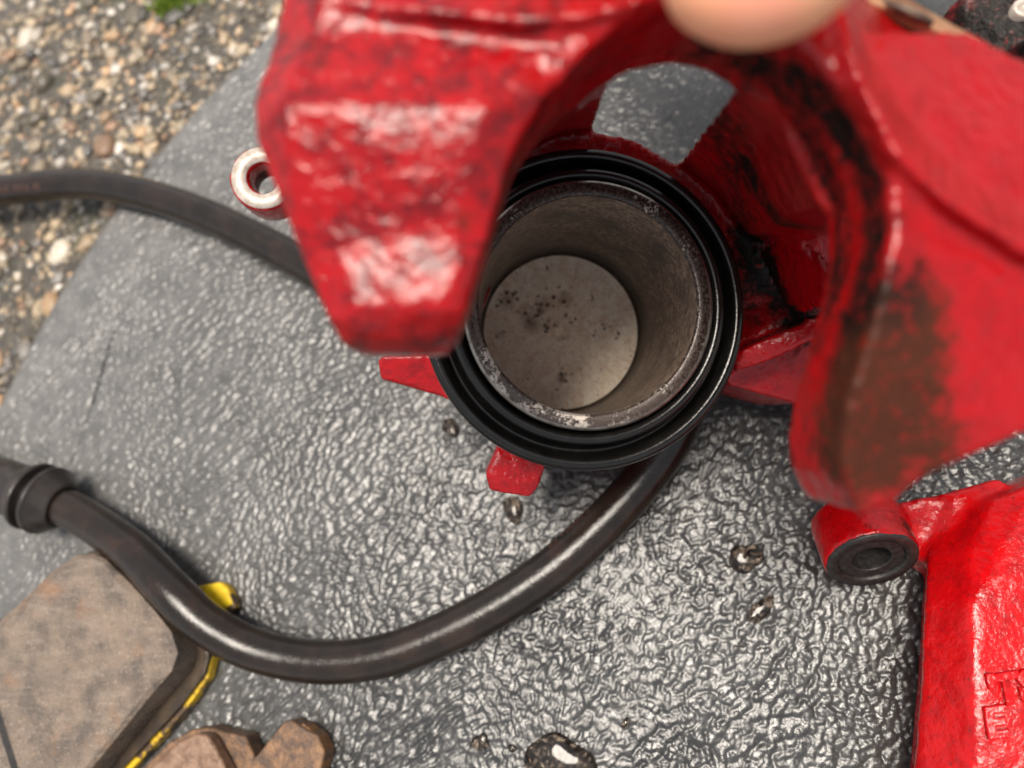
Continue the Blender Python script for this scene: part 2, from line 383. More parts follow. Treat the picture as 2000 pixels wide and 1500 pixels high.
# board outline: far edge is a gently bowed line
edge = np.array([G(x, y)[:2] for x, y in ((640,-60),(530,85),(400,212),(270,332),(170,455),(95,580),(45,685),(0,775),(-60,930))])
e0, e1 = edge[0], edge[-1]; eu = (e1-e0)/np.linalg.norm(e1-e0); ev = np.array([-eu[1], eu[0]])
if (G(1000, 750)[:2]-e0).dot(ev) < 0: ev = -ev
q = np.polyfit((edge-e0) @ eu, (edge-e0) @ ev, 2)
Ltot = np.linalg.norm(e1-e0)
def sdist(x, y):
    u = (x-e0[0])*eu[0]+(y-e0[1])*eu[1]; v = (x-e0[0])*ev[0]+(y-e0[1])*ev[1]
    uc = np.clip(u, -40, Ltot+40); fit = np.polyval(q, uc)+(u-uc)*(2*q[0]*uc+q[1]); return v-fit
def board_height(x, y):
    # wrinkled, leathery relief: billow noise with warped coordinates
    wx = x+1.1*perlin(x/3.1+7, y/3.1)+.5*perlin(x/1.3, y/1.3+3); wy = y+1.1*perlin(x/3.3, y/3.3+31)+.5*perlin(x/1.2+9, y/1.2)
    ca, sa = math.cos(.75), math.sin(.75)
    a = wx*ca+wy*sa; b = -wx*sa+wy*ca
    k = .5+.5*np.clip(perlin(x/38+3, y/38+8)*2.2, -1, 1)       # some areas crease along one diagonal
    # rounded grains that meet in creases
    def grains(u, v, sz):
        u = u/sz; v = v/sz; iu = np.floor(u).astype(int); iv_ = np.floor(v).astype(int); f1 = np.full(u.shape, 9.); f2 = f1.copy(); hh = np.zeros(u.shape)
        for du in (-1, 0, 1):
            for dv in (-1, 0, 1):
                cu, cv = iu+du, iv_+dv; h_ = perm[(perm[cu & 511]+cv) & 511]
                d = (cu+.5+.42*gvec[h_, 0]-u)**2+(cv+.5+.42*gvec[h_, 1]-v)**2
                n_ = d < f1; f2 = np.where(n_, f1, np.minimum(f2, d)); hh = np.where(n_, (h_ % 17)/17., hh); f1 = np.where(n_, d, f1)
        return 1-f1*1.15, hh
    g1, c1 = grains(a/(1+.55*k), b, 1.75); g2, c2 = grains(a/(1+.3*k)+5, b+9, 1.12)
    amp = .8+.4*np.clip(perlin(x/24+50, y/24)+.35, 0, 1)
    return amp*(g1*(.62+.25*c1)+g2*.22+.35*perlin(a/3.4+40, b/2.6+12)+.08*perlin(a/.9, b/.9))*.80-.68
# region that the frame can see, with a margin
corn = np.array([G(x, y)[:2] for x, y in ((-160,-160),(2160,-160),(2160,1650),(-160,1650))])
st = .40
x0, y0 = corn.min(0); x1, y1 = corn.max(0)
gx = np.arange(x0, x1, st); gy = np.arange(y0, y1, st); XX, YY = np.meshgrid(gx, gy)
ins = np.ones(XX.shape, bool)
cc = corn.mean(0)
for i in range(4):
    a, b = corn[i], corn[(i+1) % 4]; d = b-a; nn = np.array([-d[1], d[0]])
    if (cc-a).dot(nn) < 0: nn = -nn
    ins &= ((XX-a[0])*nn[0]+(YY-a[1])*nn[1]) > 0
sd_ = sdist(XX, YY); ins &= sd_ > -1.2
ZZ = board_height(XX, YY)
ru = np.clip(1-sd_/4.0, 0, 2.2); ZZ = ZZ*np.clip(sd_/3, .2, 1) - 1.9*ru**2.2
idx = -np.ones(XX.shape, int); idx[ins] = np.arange(ins.sum())
q4 = ins[:-1, :-1] & ins[1:, :-1] & ins[:-1, 1:] & ins[1:, 1:]
fc = np.stack([idx[:-1, :-1][q4], idx[:-1, 1:][q4], idx[1:, 1:][q4], idx[1:, :-1][q4]], 1)
vb = np.stack([XX[ins], YY[ins], ZZ[ins]], 1)
# coarse slab under and beyond the fine sheet
far = 520
sl_top = [e0+eu*t+ev*(np.polyval(q, np.clip(t, -40, Ltot+40))+(t-np.clip(t, -40, Ltot+40))*(2*q[0]*np.clip(t, -40, Ltot+40)+q[1])+1.5) for t in np.linspace(-260, Ltot+260, 40)]
sl_top = sl_top+[e0+eu*(Ltot+260)+ev*far, e0-eu*260+ev*far]
n0 = len(vb); m_ = len(sl_top)
vs = [(p[0], p[1], -1.3) for p in sl_top]+[(p[0], p[1], -6.6) for p in sl_top]
me = bpy.data.meshes.new('board')
V = np.concatenate([vb, np.array(vs)]); 
loops = fc.ravel().tolist(); starts = list(range(0, len(loops), 4)); tot = [4]*len(fc)
for k in [list(range(n0, n0+m_)), list(range(n0+m_, n0+2*m_))[::-1]]+[[n0+i, n0+m_+i, n0+m_+(i+1) % m_, n0+(i+1) % m_] for i in range(m_)]:
    starts.append(len(loops)); tot.append(len(k)); loops += k
me.vertices.add(len(V)); me.vertices.foreach_set('co', V.ravel())
me.loops.add(len(loops)); me.loops.foreach_set('vertex_index', loops)
me.polygons.add(len(starts)); me.polygons.foreach_set('loop_start', starts); me.polygons.foreach_set('loop_total', tot)
me.validate(); me.update()
co = vcoords(me)
stn = np.zeros(len(co))
for (ax, ay), (bx, by), wd, wt in (((222,650),(178,790),1.3,.62),((178,790),(140,905),1.0,.5),((1490,1165),(1470,1225),1.4,.6)):
    A, B = G(ax, ay)[:2], G(bx, by)[:2]; t = np.clip(((co[:, :2]-A) @ (B-A))/((B-A) @ (B-A)), 0, 1)
    d = np.linalg.norm(co[:, :2]-(A+t[:, None]*(B-A)), axis=1); stn = np.maximum(stn, wt*np.clip(1.3-d/wd, 0, 1))
stn *= .6+.8*np.clip(perlin(co[:, 0]/2.1, co[:, 1]/2.1)+.5, 0, 1)
add_attr(me, 'stain', stn)
sdv = sdist(co[:, 0], co[:, 1]); add_attr(me, 'dust_and_skylight', .72*np.clip(1-(sdv+25*perlin(co[:, 0]/30, co[:, 1]/30+4))/185, 0, 1))  # paler towards the far edge: bright sky reflection put into the colour
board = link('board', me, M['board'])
tag(board, 'grey plastic board with a crinkled leathery surface lying on the asphalt', 'board')

# loose chippings bedded in the asphalt
ico = bmesh.new(); bmesh.ops.create_icosphere(ico, subdivisions=2, radius=1); ico.verts.ensure_lookup_table()
iv = np.array([v.co[:] for v in ico.verts]); ifc = np.array([[v.index for v in f.verts] for f in ico.faces]); ico.free()
sv, sf, sc = [], [], []; k = 0
tones = 1.3*np.array([(.44,.33,.21),(.36,.28,.18),(.28,.23,.16),(.12,.10,.07),(.10,.085,.06),(.34,.27,.19),(.42,.33,.22),(.22,.20,.18),(.13,.12,.11),(.50,.44,.36),(.30,.18,.11),(.46,.30,.17),(.09,.085,.08),(.26,.20,.14),(.55,.50,.44)])
rx0, ry0 = G(-260, 1000)[:2]; rx1, ry1 = G(760, -420)[:2]
placed = []
tries = 0
while k < 6500 and tries < 60000:
    tries += 1
    x = rng.uniform(min(rx0, rx1)-60, max(rx0, rx1)); y = rng.uniform(min(ry0, ry1), max(ry0, ry1)+60)
    s_ = float(sdist(np.array([x]), np.array([y]))[0])
    if s_ > -1.5 or s_ < -330: continue
    sz = rng.lognormal(.28, .48); sz = min(sz, 4.6)
    sc3 = np.array([rng.uniform(.8, 1.5), rng.uniform(.7, 1.2), rng.uniform(.45, .8)])*sz
    th = rng.uniform(0, 6.28); ca, sa = math.cos(th), math.sin(th)
    pv = iv*(1+.28*rng.normal(size=(len(iv), 1)).clip(-1, 1)*.6)
    pv = np.sign(pv)*np.abs(pv)**.8*sc3
    pv = np.stack([pv[:, 0]*ca-pv[:, 1]*sa, pv[:, 0]*sa+pv[:, 1]*ca, pv[:, 2]], 1)+[x, y, gz+rng.uniform(-.7, .35)*sz*.6]
    if s_ > -6: pv[:, 2] = np.minimum(pv[:, 2], -3)
    sv.append(pv); sf.append(ifc+k*len(iv)); t = tones[rng.integers(len(tones))]*rng.uniform(.5, 1.05); sc.append(np.tile([*t, 1], (len(iv), 1))); k += 1
sv = np.concatenate(sv); sf = np.concatenate(sf); sc = np.concatenate(sc)
me = bpy.data.meshes.new('stones'); me.vertices.add(len(sv)); me.vertices.foreach_set('co', sv.ravel())
me.loops.add(sf.size); me.loops.foreach_set('vertex_index', sf.ravel()); me.polygons.add(len(sf))
me.polygons.foreach_set('loop_start', np.arange(0, sf.size, 3)); me.polygons.foreach_set('loop_total', np.full(len(sf), 3)); me.update()
a = me.color_attributes.new('tone', 'FLOAT_COLOR', 'POINT'); a.data.foreach_set('color', sc.ravel().astype(np.float32))
o = link('gravel_chippings', me, M['stone'], smooth=False); tag(o, 'tan, grey and brown stone chippings bedded in the asphalt', 'gravel', kind='stuff')

# moss tuft
mv, mf = [], []
c0 = G(322, -12)
for i in range(420):
    r = abs(rng.normal())*7; th = rng.uniform(0, 6.28); b = np.array([c0[0]+r*math.cos(th), c0[1]+r*math.sin(th)*.6, gz+.5])
    t = rng.uniform(0, 6.28); d = np.array([math.cos(t), math.sin(t), 0]); h = rng.uniform(2, 4.5); k = len(mv)
    mv += [b-d*.5, b+d*.5, b+d*.45+[rng.normal()*.6, rng.normal()*.6, h*.6], b+[rng.normal(), rng.normal(), h]]; mf += [(k, k+1, k+2), (k, k+2, k+3)]
o = link('moss', mesh('moss', mv, mf), M['moss'], smooth=False); tag(o, 'small tuft of bright green moss growing in the asphalt', 'moss', kind='stuff')

# ================================================================== HELD BRAKE CALIPER
base = G(1250, 850)
cal = thing('brake_caliper', base, 'red floating brake caliper tilted up by a fingertip, looking into its empty piston bore', 'brake caliper')
oc = C(1150, 594, 150)                       # bore axis point at the piston rim (lens frame)
def AP(t): return W(oc+AX*t)                 # point on the bore axis t mm behind the rim

L_f = [(560,-80,98),(545,20,96),(520,110,94),(494,190,92),(490,225,92),(512,310,92),(550,400,91),(588,500,91),(622,580,92),(650,645,94),(690,684,97),
       (760,692,97.5),(862,690,98),(895,655,97),(912,600,93),(935,520,90),(958,410,88.5),(1003,290,88),(1052,205,88),(1110,125,88),(1190,62,89),(1190,-80,92)]
pad_L = [(640,30,91),(560,180,88.6),(575,260,88.5),(655,480,88.7),(690,560,89.5),(720,610,92),(800,622,92.5),(850,600,91.5),(880,520,88.5),(915,400,86.5),(965,270,86),(1040,150,86),(1110,60,87)]
web = [(600,20,95),(1110,125,88),(1190,62,88),(1290,12,88),(1379,-4,88),(1460,10,88),(1534,52,88),(1600,110,88),(1650,172,88),(1760,190,92),(1740,40,102),(1660,-60,104),(1560,-260,106),(1300,-360,106),(800,-300,106),(560,-100,100)]
R_f = [(1640,150,88),(1710,260,88),(1738,350,88),(1744,450,88),(1722,570,88.5),(1690,680,89),(1662,770,90),(1646,860,91.5),(1650,930,92.5),(1682,1004,94),
       (1735,992,95),(1800,935,94),(1900,888,93),(2000,846,92),(2330,720,92),(2330,300,94),(1900,60,96),(1700,60,92)]
flank = [(1640,20,89),(1655,90,86.5),(1695,190,85.5),(1752,300,85),(1850,392,85),(2000,492,86),(2330,640,88),(2400,330,104),(2060,196,106),(1930,134,106),(1850,96,106),(1745,34,104),(1650,-32,100),(1590,-50,96)]
flank_L = [(610,-10,92),(740,18,90),(900,30,87.5),(1010,44,86.5),(1150,36,86),(1290,-8,86),(1330,-140,92),(1000,-240,98),(640,-160,98)]
rib_R = loft([(1440,166,103),(1520,235,103),(1604,405,103),(1720,430,104),(1790,330,106),(1600,40,104)],
             [(1326,322,166),(1400,385,168),(1452,462,170),(1560,480,170),(1610,400,170),(1425,200,168)])
rib_L = loft([(1196,150,103),(1110,215,103),(1010,320,103),(880,240,104),(1000,20,104),(1180,20,104)],
             [(1156,256,166),(1090,262,166),(985,310,166),(900,210,168),(1000,130,168),(1150,165,168)])
shelf = prism([(1156,256,165),(1240,272,165),(1328,322,165),(1490,400,168),(1600,440,168),(1740,470,170),(1740,760,174),(1560,790,176),(1425,752,178),(1340,640,172),(1300,500,168),(1220,380,166),(1120,330,165),(985,300,165),(960,230,166),(1060,190,166)], 26)
rows_L = [[(560,-120,100),(640,-120,96),(1150,-160,96),(1300,-160,98)], [(548,15,96),(625,20,92.5),(1120,20,90.5),(1290,-20,92)],
 [(540,60,95.5),(605,66,92.3),(1090,60,90),(1235,30,91)], [(494,196,92),(552,205,88.2),(960,212,86.4),(1062,188,88)], [(499,270,92.4),(560,282,89.2),(930,290,87.2),(1006,286,89)],
 [(586,492,93.4),(650,470,92.0),(892,462,90.4),(942,500,91.2)], [(640,628,94.0),(692,606,91.3),(868,600,90.4),(910,608,92)], [(668,674,96.5),(712,658,94.0),(852,658,93.8),(890,664,95)], [(700,690,99),(735,693,98.4),(838,694,98.4),(868,690,99)]]
th_L = [16,16,16,16,16,15,13,10,7]
fl = rings_mesh('finger', [[P(*row[0])+AXW*t]+[P(*p) for p in row]+[P(*row[3])+AXW*t] for row, t in zip(rows_L, th_L)])
cast = [fl, prism(web, 17), prism(R_f, 17), prism(flank, 20), prism(flank_L, 16), rib_R, rib_L, shelf,
        tube_solid(AP(0), AXW, 34.2, 27.6, 13, 60)]
cast.append(cylm(AP(0), AXW, 34.0, 58.2, 62, 64))
# ribs and steps on the body right of the boot
cast.append(prism([(1436,690,163),(1500,660,160),(1580,628,158),(1640,600,158),(1640,640,158),(1580,668,158),(1500,706,161),(1440,726,165)], 20))
cast.append(prism([(1490,395,158),(1530,420,150),(1640,520,140),(1660,600,140),(1600,560,146),(1520,470,156)], 20))
# tabs peeping out below the boot
cast.append(prism([(738,702,176),(748,693,175),(850,690,175),(905,730,175),(900,790,176),(850,770,178),(742,740,178)], 13))
cast.append(prism([(966,884,171),(948,925,171),(956,958,172),(1034,972,172),(1052,950,172),(1064,916,172),(1070,850,172),(980,850,172)], 13))
# slide-pin ear and its arm, left of the finger
ear_c = P(513, 347, 183)
cast.append(tube_solid(ear_c, AXW, 8.5, 3.9, .2, 11))
cast.append(prism([(578,322,187),(610,332,187),(960,560,186),(900,700,186),(700,560,188),(590,420,188),(578,372,187)], 10))
body = fuse(cast, .75, 4, .5)
co = vcoords(body)
# slightly lumpy cast skin
nrm = np.empty(len(co)*3); body.vertices.foreach_get('normal', nrm); nrm = nrm.reshape(-1, 3)
lump = .35*perlin(co[:, 0]/6.3+co[:, 2]/5.1, co[:, 1]/5.9-co[:, 2]/7.)+.22*perlin(co[:, 0]/2.4+co[:, 2]/2., co[:, 1]/2.3)
pxx, pyy, pzz = project(co)
lump *= np.where(pzz < 125, .7, .6)
body.vertices.foreach_set('co', (co+nrm*lump[:, None]).ravel()); body.update()
band = [(1560,150,94),(1625,215,93),(1690,300,92),(1726,400,92),(1726,500,92),(1704,590,94),(1672,680,95)]
band2 = [(1500,110,98),(1560,200,99),(1612,320,100),(1640,430,100),(1628,540,101),(1596,660,102)]
grime_shade = np.maximum(paths(co, [(5.0,.74,band),(4.6,.62,band2),(10.5,.95,[(1740,650,90),(1715,740,91),(1700,860,93)]),(8.5,.8,[(1680,880,94),(1790,870,93)]),
      (12.,.55,[(1400,240,120),(1480,420,160)]),(9.,.9,[(1500,300,130),(1570,390,128)]),(9.,1.,[(1500,520,167),(1580,640,168)]),(8.,.8,[(1470,450,167),(1480,640,168)]),(10.,.7,[(1400,40,98),(1520,90,98)])]),  # first path paints the inner rib's shade; the shelf grease is real
   spots(co, [(900,430,89,4,.5),(870,560,90,5,.42),(690,120,92,12,.40),(520,250,93,5,.45),(560,60,95,9,.42),(600,420,92,6,.32),(730,300,89,5,.25),(1080,300,120,16,.3),(518,352,192,5.5,1.)]))  # last ball blackens the ear hole, painting the shade inside it
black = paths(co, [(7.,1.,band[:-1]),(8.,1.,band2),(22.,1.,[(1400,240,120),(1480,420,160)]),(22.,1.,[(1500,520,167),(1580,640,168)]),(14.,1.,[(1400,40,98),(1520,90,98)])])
# split the one casting into its named parts; normals are carried over so that seams stay invisible
def split(me, parent, names, cls, mats, attrs):
    nv = len(me.vertices); no = np.empty(nv*3); me.vertices.foreach_get('normal', no); no = no.reshape(-1, 3)
    cv = vcoords(me); fv = np.empty(len(me.polygons)*4, int)
    assert all(p.loop_total == 4 for p in list(me.polygons)[:50])
    me.loops.foreach_get('vertex_index', fv); fv = fv.reshape(-1, 4)
    kc = cls(cv[fv].mean(1)); out = {}
    for k, nm in enumerate(names):
        f = fv[kc == k]
        if not len(f): continue
        u, inv = np.unique(f, return_inverse=True); inv = inv.reshape(-1, 4)
        m2 = bpy.data.meshes.new(nm); m2.vertices.add(len(u)); m2.vertices.foreach_set('co', cv[u].ravel())
        m2.loops.add(inv.size); m2.loops.foreach_set('vertex_index', inv.ravel()); m2.polygons.add(len(inv))
        m2.polygons.foreach_set('loop_start', np.arange(0, inv.size, 4)); m2.polygons.foreach_set('loop_total', np.full(len(inv), 4)); m2.update()
        for an, av in attrs.items(): add_attr(m2, an, av[u])
        o = link(nm, m2, mats[k], parent)
        m2.normals_split_custom_set_from_vertices([tuple(x) for x in no[u]])
        out.setdefault(nm, []).append(o)
    return out
def cls_cal(c):
    px, py, z = project(c); k = np.full(len(c), 2)
    near = z < 122
    k[near & (px < 1120) & (py > 30)] = 0
    k[near & (px > 1590) & (py > 110)] = 1
    k[(z > 150)] = 3
    k[(px < 600) & (z > 150)] = 4
    k[(px < 930) & (px > 640) & (py > 640) & (z > 150)] = 5
    k[(px < 1080) & (px > 930) & (py > 900) & (z > 150)] = 5
    return k
split(body, cal, ['finger', 'finger', 'bridge', 'cylinder_housing', 'mounting_ear', 'housing_tab'], cls_cal, [M['red']]*6, dict(grime_shade=grime_shade, black=black, mottle=.25+.75*np.clip((1300-pxx)/250, 0, 1)*(pzz < 130)+.25*(pzz > 130)))  # crimson mottling, strongest on the left finger

# piston: own frame, local z along the bore towards the lens
def lathe_local(name, prof, seg, mats, mi):
    v, f = [], []
    for r, t in prof:
        for i in range(seg):
            th = 2*math.pi*i/seg; v.append((r*math.cos(th)*.001, r*math.sin(th)*.001, -t*.001))
    nr = len(prof); fm = []
    for k in range(nr-1):
        for i in range(seg):
            j = (i+1) % seg; f.append((k*seg+i, k*seg+j, (k+1)*seg+j, (k+1)*seg+i)); fm.append(mi[k])
    v.append((0, 0, -prof[-1][1]*.001)); c = len(v)-1
    for i in range(seg): f.append(((nr-1)*seg+i, (nr-1)*seg+(i+1) % seg, c)); fm.append(mi[-1])
    me = bpy.data.meshes.new(name); me.from_pydata(v, [], f)
    for m in mats: me.materials.append(m)
    me.polygons.foreach_set('material_index', fm); me.polygons.foreach_set('use_smooth', [True]*len(f)); me.update()
    bm = bmesh.new(); bm.from_mesh(me); bmesh.ops.recalc_face_normals(bm, faces=bm.faces)
    bm.to_mesh(me); bm.free(); return me
prof = [(26.3,46),(26.3,6),(26.3,3.2),(26.5,2.2),(26.5,.8),(26.2,.35),(25.8,.1),(25.4,0),(24.5,-.04),(23.6,0),(23.2,.15),(23.0,.55),(22.95,1.4),(22.95,8),(22.9,20),(22.85,40),(22.85,52.6),(22.7,53.6),(22.4,54.3),(22.0,54.7),(21.4,54.8),(14,54.85),(8,54.9),(3.2,54.9),(2.6,54.8),(2.3,55.1),(1.6,55.8),(.7,56.1)]
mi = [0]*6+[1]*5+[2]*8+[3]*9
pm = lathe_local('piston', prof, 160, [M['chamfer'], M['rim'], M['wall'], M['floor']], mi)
def place_local(o, parent, t=0.):
    COL.objects.link(o) if o.name not in COL.objects else None
    o.parent = parent; loc = (AP(t)-np.array(cal.location)*1000)*.001
    o.matrix_local = Matrix(((U[0], V_[0], A_[0], loc[0]), (U[1], V_[1], A_[1], loc[1]), (U[2], V_[2], A_[2], loc[2]), (0,0,0,1)))
po = bpy.data.objects.new('piston', pm); place_local(po, cal)
# dust boot: a folded rubber ring round the piston
bp = [(26.6,6),(26.75,4.0),(27.1,3.0),(27.6,2.2),(28.2,1.9),(28.9,2.0),(29.4,2.5),(29.65,3.6),(29.75,6.0),(30.0,9.2),(30.6,10.2),(31.6,10.4),(32.1,9.6),(32.3,7.4),(32.6,6.2),(33.1,5.6),
      (33.8,5.4),(34.5,5.6),(35.0,6.1),(35.4,7.0),(35.5,8.0),(35.3,9.0),(34.9,9.6),(34.6,10.4),(34.7,13.6),(34.2,16),(33.5,16)]
bm_ = lathe('dust_boot', AP(0), AXW, bp, 192, wob=.0012)
link('dust_boot', bm_, M['boot'], cal)
# bare machined faces
link('machined_face', tube_solid(ear_c, AXW, 7.9, 4.3, -.1, 2.2), M['bare'], cal)
edge_in = [(1650,-12,100.5),(1745,20,102),(1790,45,102.5),(1835,60,103),(1880,78,103.5),(1930,108,104),(1975,132,104.5),(2030,160,105)]
edge_out = [(2034,146,108),(1960,112,108),(1915,72,108),(1868,50,108),(1832,32,108),(1780,-4,108),(1740,-24,107),(1690,-60,105)]
link('machined_edge', bevel(prism(edge_in+edge_out, 6), .5), M['tan'], cal)
hub_n = np.array([.35, -.80, -.48]) @ RW.T
hole = P(1768, 24, 103.8)
link('pin_hole', lathe('pin_hole', hole, hub_n, [(4.2,-.6),(4.2,.25),(3.9,.4),(3.4,.35),(3.1,-.2),(2.6,-.9),(1.4,-.9),(1.2,-.3)], 48, True, True), M['oldmetal'], cal)

# ================================================================== HOSE
def catmull(pts, n=14):
    p = np.array(pts); p = np.vstack([2*p[0]-p[1], p, 2*p[-1]-p[-2]]); out = []
    for i in range(1, len(p)-2):
        for k in range(n):
            t = k/n; out.append(.5*((2*p[i])+(-p[i-1]+p[i+1])*t+(2*p[i-1]-5*p[i]+4*p[i+1]-p[i+2])*t*t+(-p[i-1]+3*p[i]-3*p[i+1]+p[i+2])*t**3))
    out.append(p[-2]); return np.array(out)
class Tube:
    def __init__(s, pts, n=14):
        s.c = catmull(pts, n); T = np.gradient(s.c, axis=0); s.T = T/np.linalg.norm(T, axis=1)[:, None]
        up = np.array([0, 0, 1.]); s.N = up-(s.T @ up)[:, None]*s.T; s.N /= np.linalg.norm(s.N, axis=1)[:, None]; s.B = np.cross(s.T, s.N)
        s.s = np.concatenate([[0], np.cumsum(np.linalg.norm(np.diff(s.c, axis=0), axis=1))])
    def mesh(s, name, r, seg=40, a=0, b=None):
        R = []
        for k in range(a, b or len(s.c)):
            rr = r(s.s[k]) if callable(r) else r
            R.append([s.c[k]+rr*(s.N[k]*math.cos(t)+s.B[k]*math.sin(t)) for t in np.linspace(0, 2*math.pi, seg, endpoint=False)])
        return rings_mesh(name, R)
    def at(s, d):
        f = lambda A: np.array([np.interp(d, s.s, A[:, i]) for i in range(3)])
        return f(s.c), f(s.N), f(s.B), f(s.T)
hr = 6.1
low = [(1352,745,16),(1330,812,13),(1296,880,10),(1240,955,7.5),(1170,1030,6.6),(1080,1110,6.5),(980,1178,6.5),(870,1236,6.5),(760,1278,6.5),(660,1293,6.5),(570,1287,6.8),(480,1262,8.5),(400,1216,12),(335,1155,14),(268,1086,12),(200,1034,10),(130,992,10),(50,962,11.5),(-60,915,11),(-220,820,8),(-300,680,6.5),(-270,520,6.5),(-160,410,6.5),(-50,380,6.5),(40,368,6.5),(120,360,6.5),(200,363,6.5),(300,384,6.5),(400,419,6.5),(500,466,6.6),(590,514,7),(690,575,9),(790,640,14),(860,660,20)]
T = Tube([G(*p) for p in low], 12)
hose = thing('brake_hose', G(660, 1290), 'thick dark rubber hose looping over the board from under the caliper to a flanged grommet', 'hose')
link('tube', T.mesh('tube', hr), M['hose'], hose)
# distance along the hose closest to a picture spot
def hose_s(px, py):
    x, y, z = project(T.c); k = np.argmin((x-px)**2+(y-py)**2); return T.s[k]
sg = hose_s(88, 976)
Tg = T.at(sg)
gp = [(6.3,-13),(7.6,-13),(8.4,-12),(9.5,-9),(11.8,-5.5),(12.6,-4.6),(12.7,-3.4),(11.6,-3.0),(9.2,-2.8),(9.0,-1.2),(9.3,.2),(12.2,1.0),(12.9,1.6),(12.9,2.8),(12.2,3.6),(10.9,22),(10.0,26),(6.3,26)]
gp = [(r, -t) for r, t in gp]
gp = [(6.2,-9),(7.4,-9.1),(7.8,-8.8),(8.4,-8.0),(11.5,-3.4),(12.2,-2.5),(12.5,-2.3),(12.6,-1.9),(12.6,-1.0),(12.4,-.7),(11.8,-.6),(8.4,-.4),(8.2,.1),(8.2,2.6),(8.4,3.0),(11.6,3.2),(12.3,3.4),(12.5,3.8),(12.5,4.8),(12.2,5.4),(10.2,8.6),(9.7,9.6),(9.5,14),(9.4,22),(6.2,22)]
gp = [(6.15+(r-6.15)*.82, t*.86) for r, t in gp]
link('grommet', lathe('grommet', Tg[0], Tg[3], gp, 96), M['grommet'], hose)
def text_mesh(txt, size, ext=0.):
    c = bpy.data.curves.new('t', 'FONT'); c.body = txt; c.size = size; c.extrude = ext; c.resolution_u = 3; c.bevel_depth = .35*ext; c.bevel_resolution = 2; c.offset = .15*ext
    o = bpy.data.objects.new('t', c); COL.objects.link(o); dg = bpy.context.evaluated_depsgraph_get()
    me = bpy.data.meshes.new_from_object(o.evaluated_get(dg)); bpy.data.objects.remove(o); return me
def hose_text(txt, size, s0, ang, flip):
    me = text_mesh(txt, size); bm = bmesh.new(); bm.from_mesh(me); bmesh.ops.triangulate(bm, faces=bm.faces)
    bmesh.ops.subdivide_edges(bm, edges=bm.edges, cuts=1); bm.to_mesh(me); bm.free()
    co = vcoords(me); out = []
    for x, y, _ in co:
        c, N, B, _t = T.at(s0+(-x if flip else x)); a = ang+(y-size*.35)/hr*(-1 if flip else 1)
        out.append(c+(hr+.03)*(N*math.cos(a)+B*math.sin(a)))
    me.vertices.foreach_set('co', np.array(out).ravel()); me.update()
    link('print', me, M['ink'], hose, smooth=True)
hose_text('93 60000 S', 3.6, hose_s(1110, 1120), -1.02 if False else 1.0, True)
hose_text('SAE 0009 98', 4.0, hose_s(20, 372), .62, False)

# ================================================================== SECOND RED CASTING, bottom right
bq = thing('brake_casting', G(1900, 1300), 'bright red cast part with raised letters and a rubber-bushed ear lying at the bottom right', 'brake part')
DN = -np.array([0, 0, 1.])
def gpr(pts, h0, h1): # prism between two heights, points may carry own top height
    a = [G(p[0], p[1], p[2] if len(p) > 2 else h1) for p in pts]; b = [np.array([x[0], x[1], h0]) for x in a]
    return rings_mesh('g', [a, b])
sh = []
top = [(1900,1010,24),(1940,975,26),(2020,945,28),(2260,900,30),(2260,1700,34),(1900,1700,31),(1900,1500,32),(1900,1330,33),(1896,1180,32),(1890,1080,28)]
top2 = [(1838,1030,17),(1890,972,19),(2012,932,20),(2260,890,20),(2260,1700,24),(1768,1700,22),(1784,1500,22),(1798,1330,23),(1804,1180,22),(1810,1080,19)]
a = [G(*p) for p in top]
bot = [(1846,1040),(1862,980),(2010,925),(2260,900),(2260,1700),(1780,1700),(1800,1500),(1814,1330),(1822,1180),(1830,1090)]
mid = [G(px, py, 10) for px, py in bot]; b0 = [np.array([m[0], m[1], .3]) for m in mid]
sh.append(rings_mesh('b', [a, [G(*p) for p in top2], mid, b0]))
sh.append(gpr([(1612,1036,16),(1640,1008,18),(1740,984,19),(1850,962,21),(1960,930,22),(1980,1010,24),(1900,1090,22),(1840,1120,17),(1790,1090,16),(1700,1058,15),(1630,1070,14)], 2, 0))
en = np.array([-.02, .66, -.75]); en /= np.linalg.norm(en); enw = en @ RW.T
ec = P(1704, 1096, 170)
sh.append(tube_solid(ec, -enw, 10.9, 8.0, .0, 13)); sh.append(cylm(ec, -enw, 10.0, 11, 13, 48))
m2 = fuse(sh, .9, 9, .5); co = vcoords(m2); co[:, 2] = np.maximum(co[:, 2], .25)
nrm = np.empty(len(co)*3); m2.vertices.foreach_get('normal', nrm); nrm = nrm.reshape(-1, 3)
co += nrm*(.14*perlin(co[:, 0]/6+co[:, 2]/5, co[:, 1]/6)+.03*perlin(co[:, 0]/2.2+co[:, 2]/2., co[:, 1]/2.3))[:, None]
m2.vertices.foreach_set('co', co.ravel()); m2.update()
gr = spots(co, [(1830,1250,165,12,.32),(1800,1350,165,7,.45),(1870,1400,160,12,.25),(1790,1030,165,7,.75),(1700,1050,166,7,.55),(1850,1000,162,5,.55),(1820,1080,165,5,.6)])
bl = spots(co, [(1800,1040,165,12,.8),(1700,1060,166,12,.9)])
def cls2(c):
    px, py, z = project(c); return np.where((px < 1812) & (py < 1190) & (c[:, 2] > -5), 1, 0)
co_m2 = co
r2 = split(m2, bq, ['casting', 'ear'], cls2, [M['red2']]*2, dict(grime_shade=gr, black=bl, mottle=np.full(len(co), .45)))
link('bushing', lathe('bushing', ec, -enw, [(10.5,1.2),(10.4,.1),(10.2,-.15),(7.9,-.2),(7.6,.1),(7.5,2)], 72), M['bush'], bq)
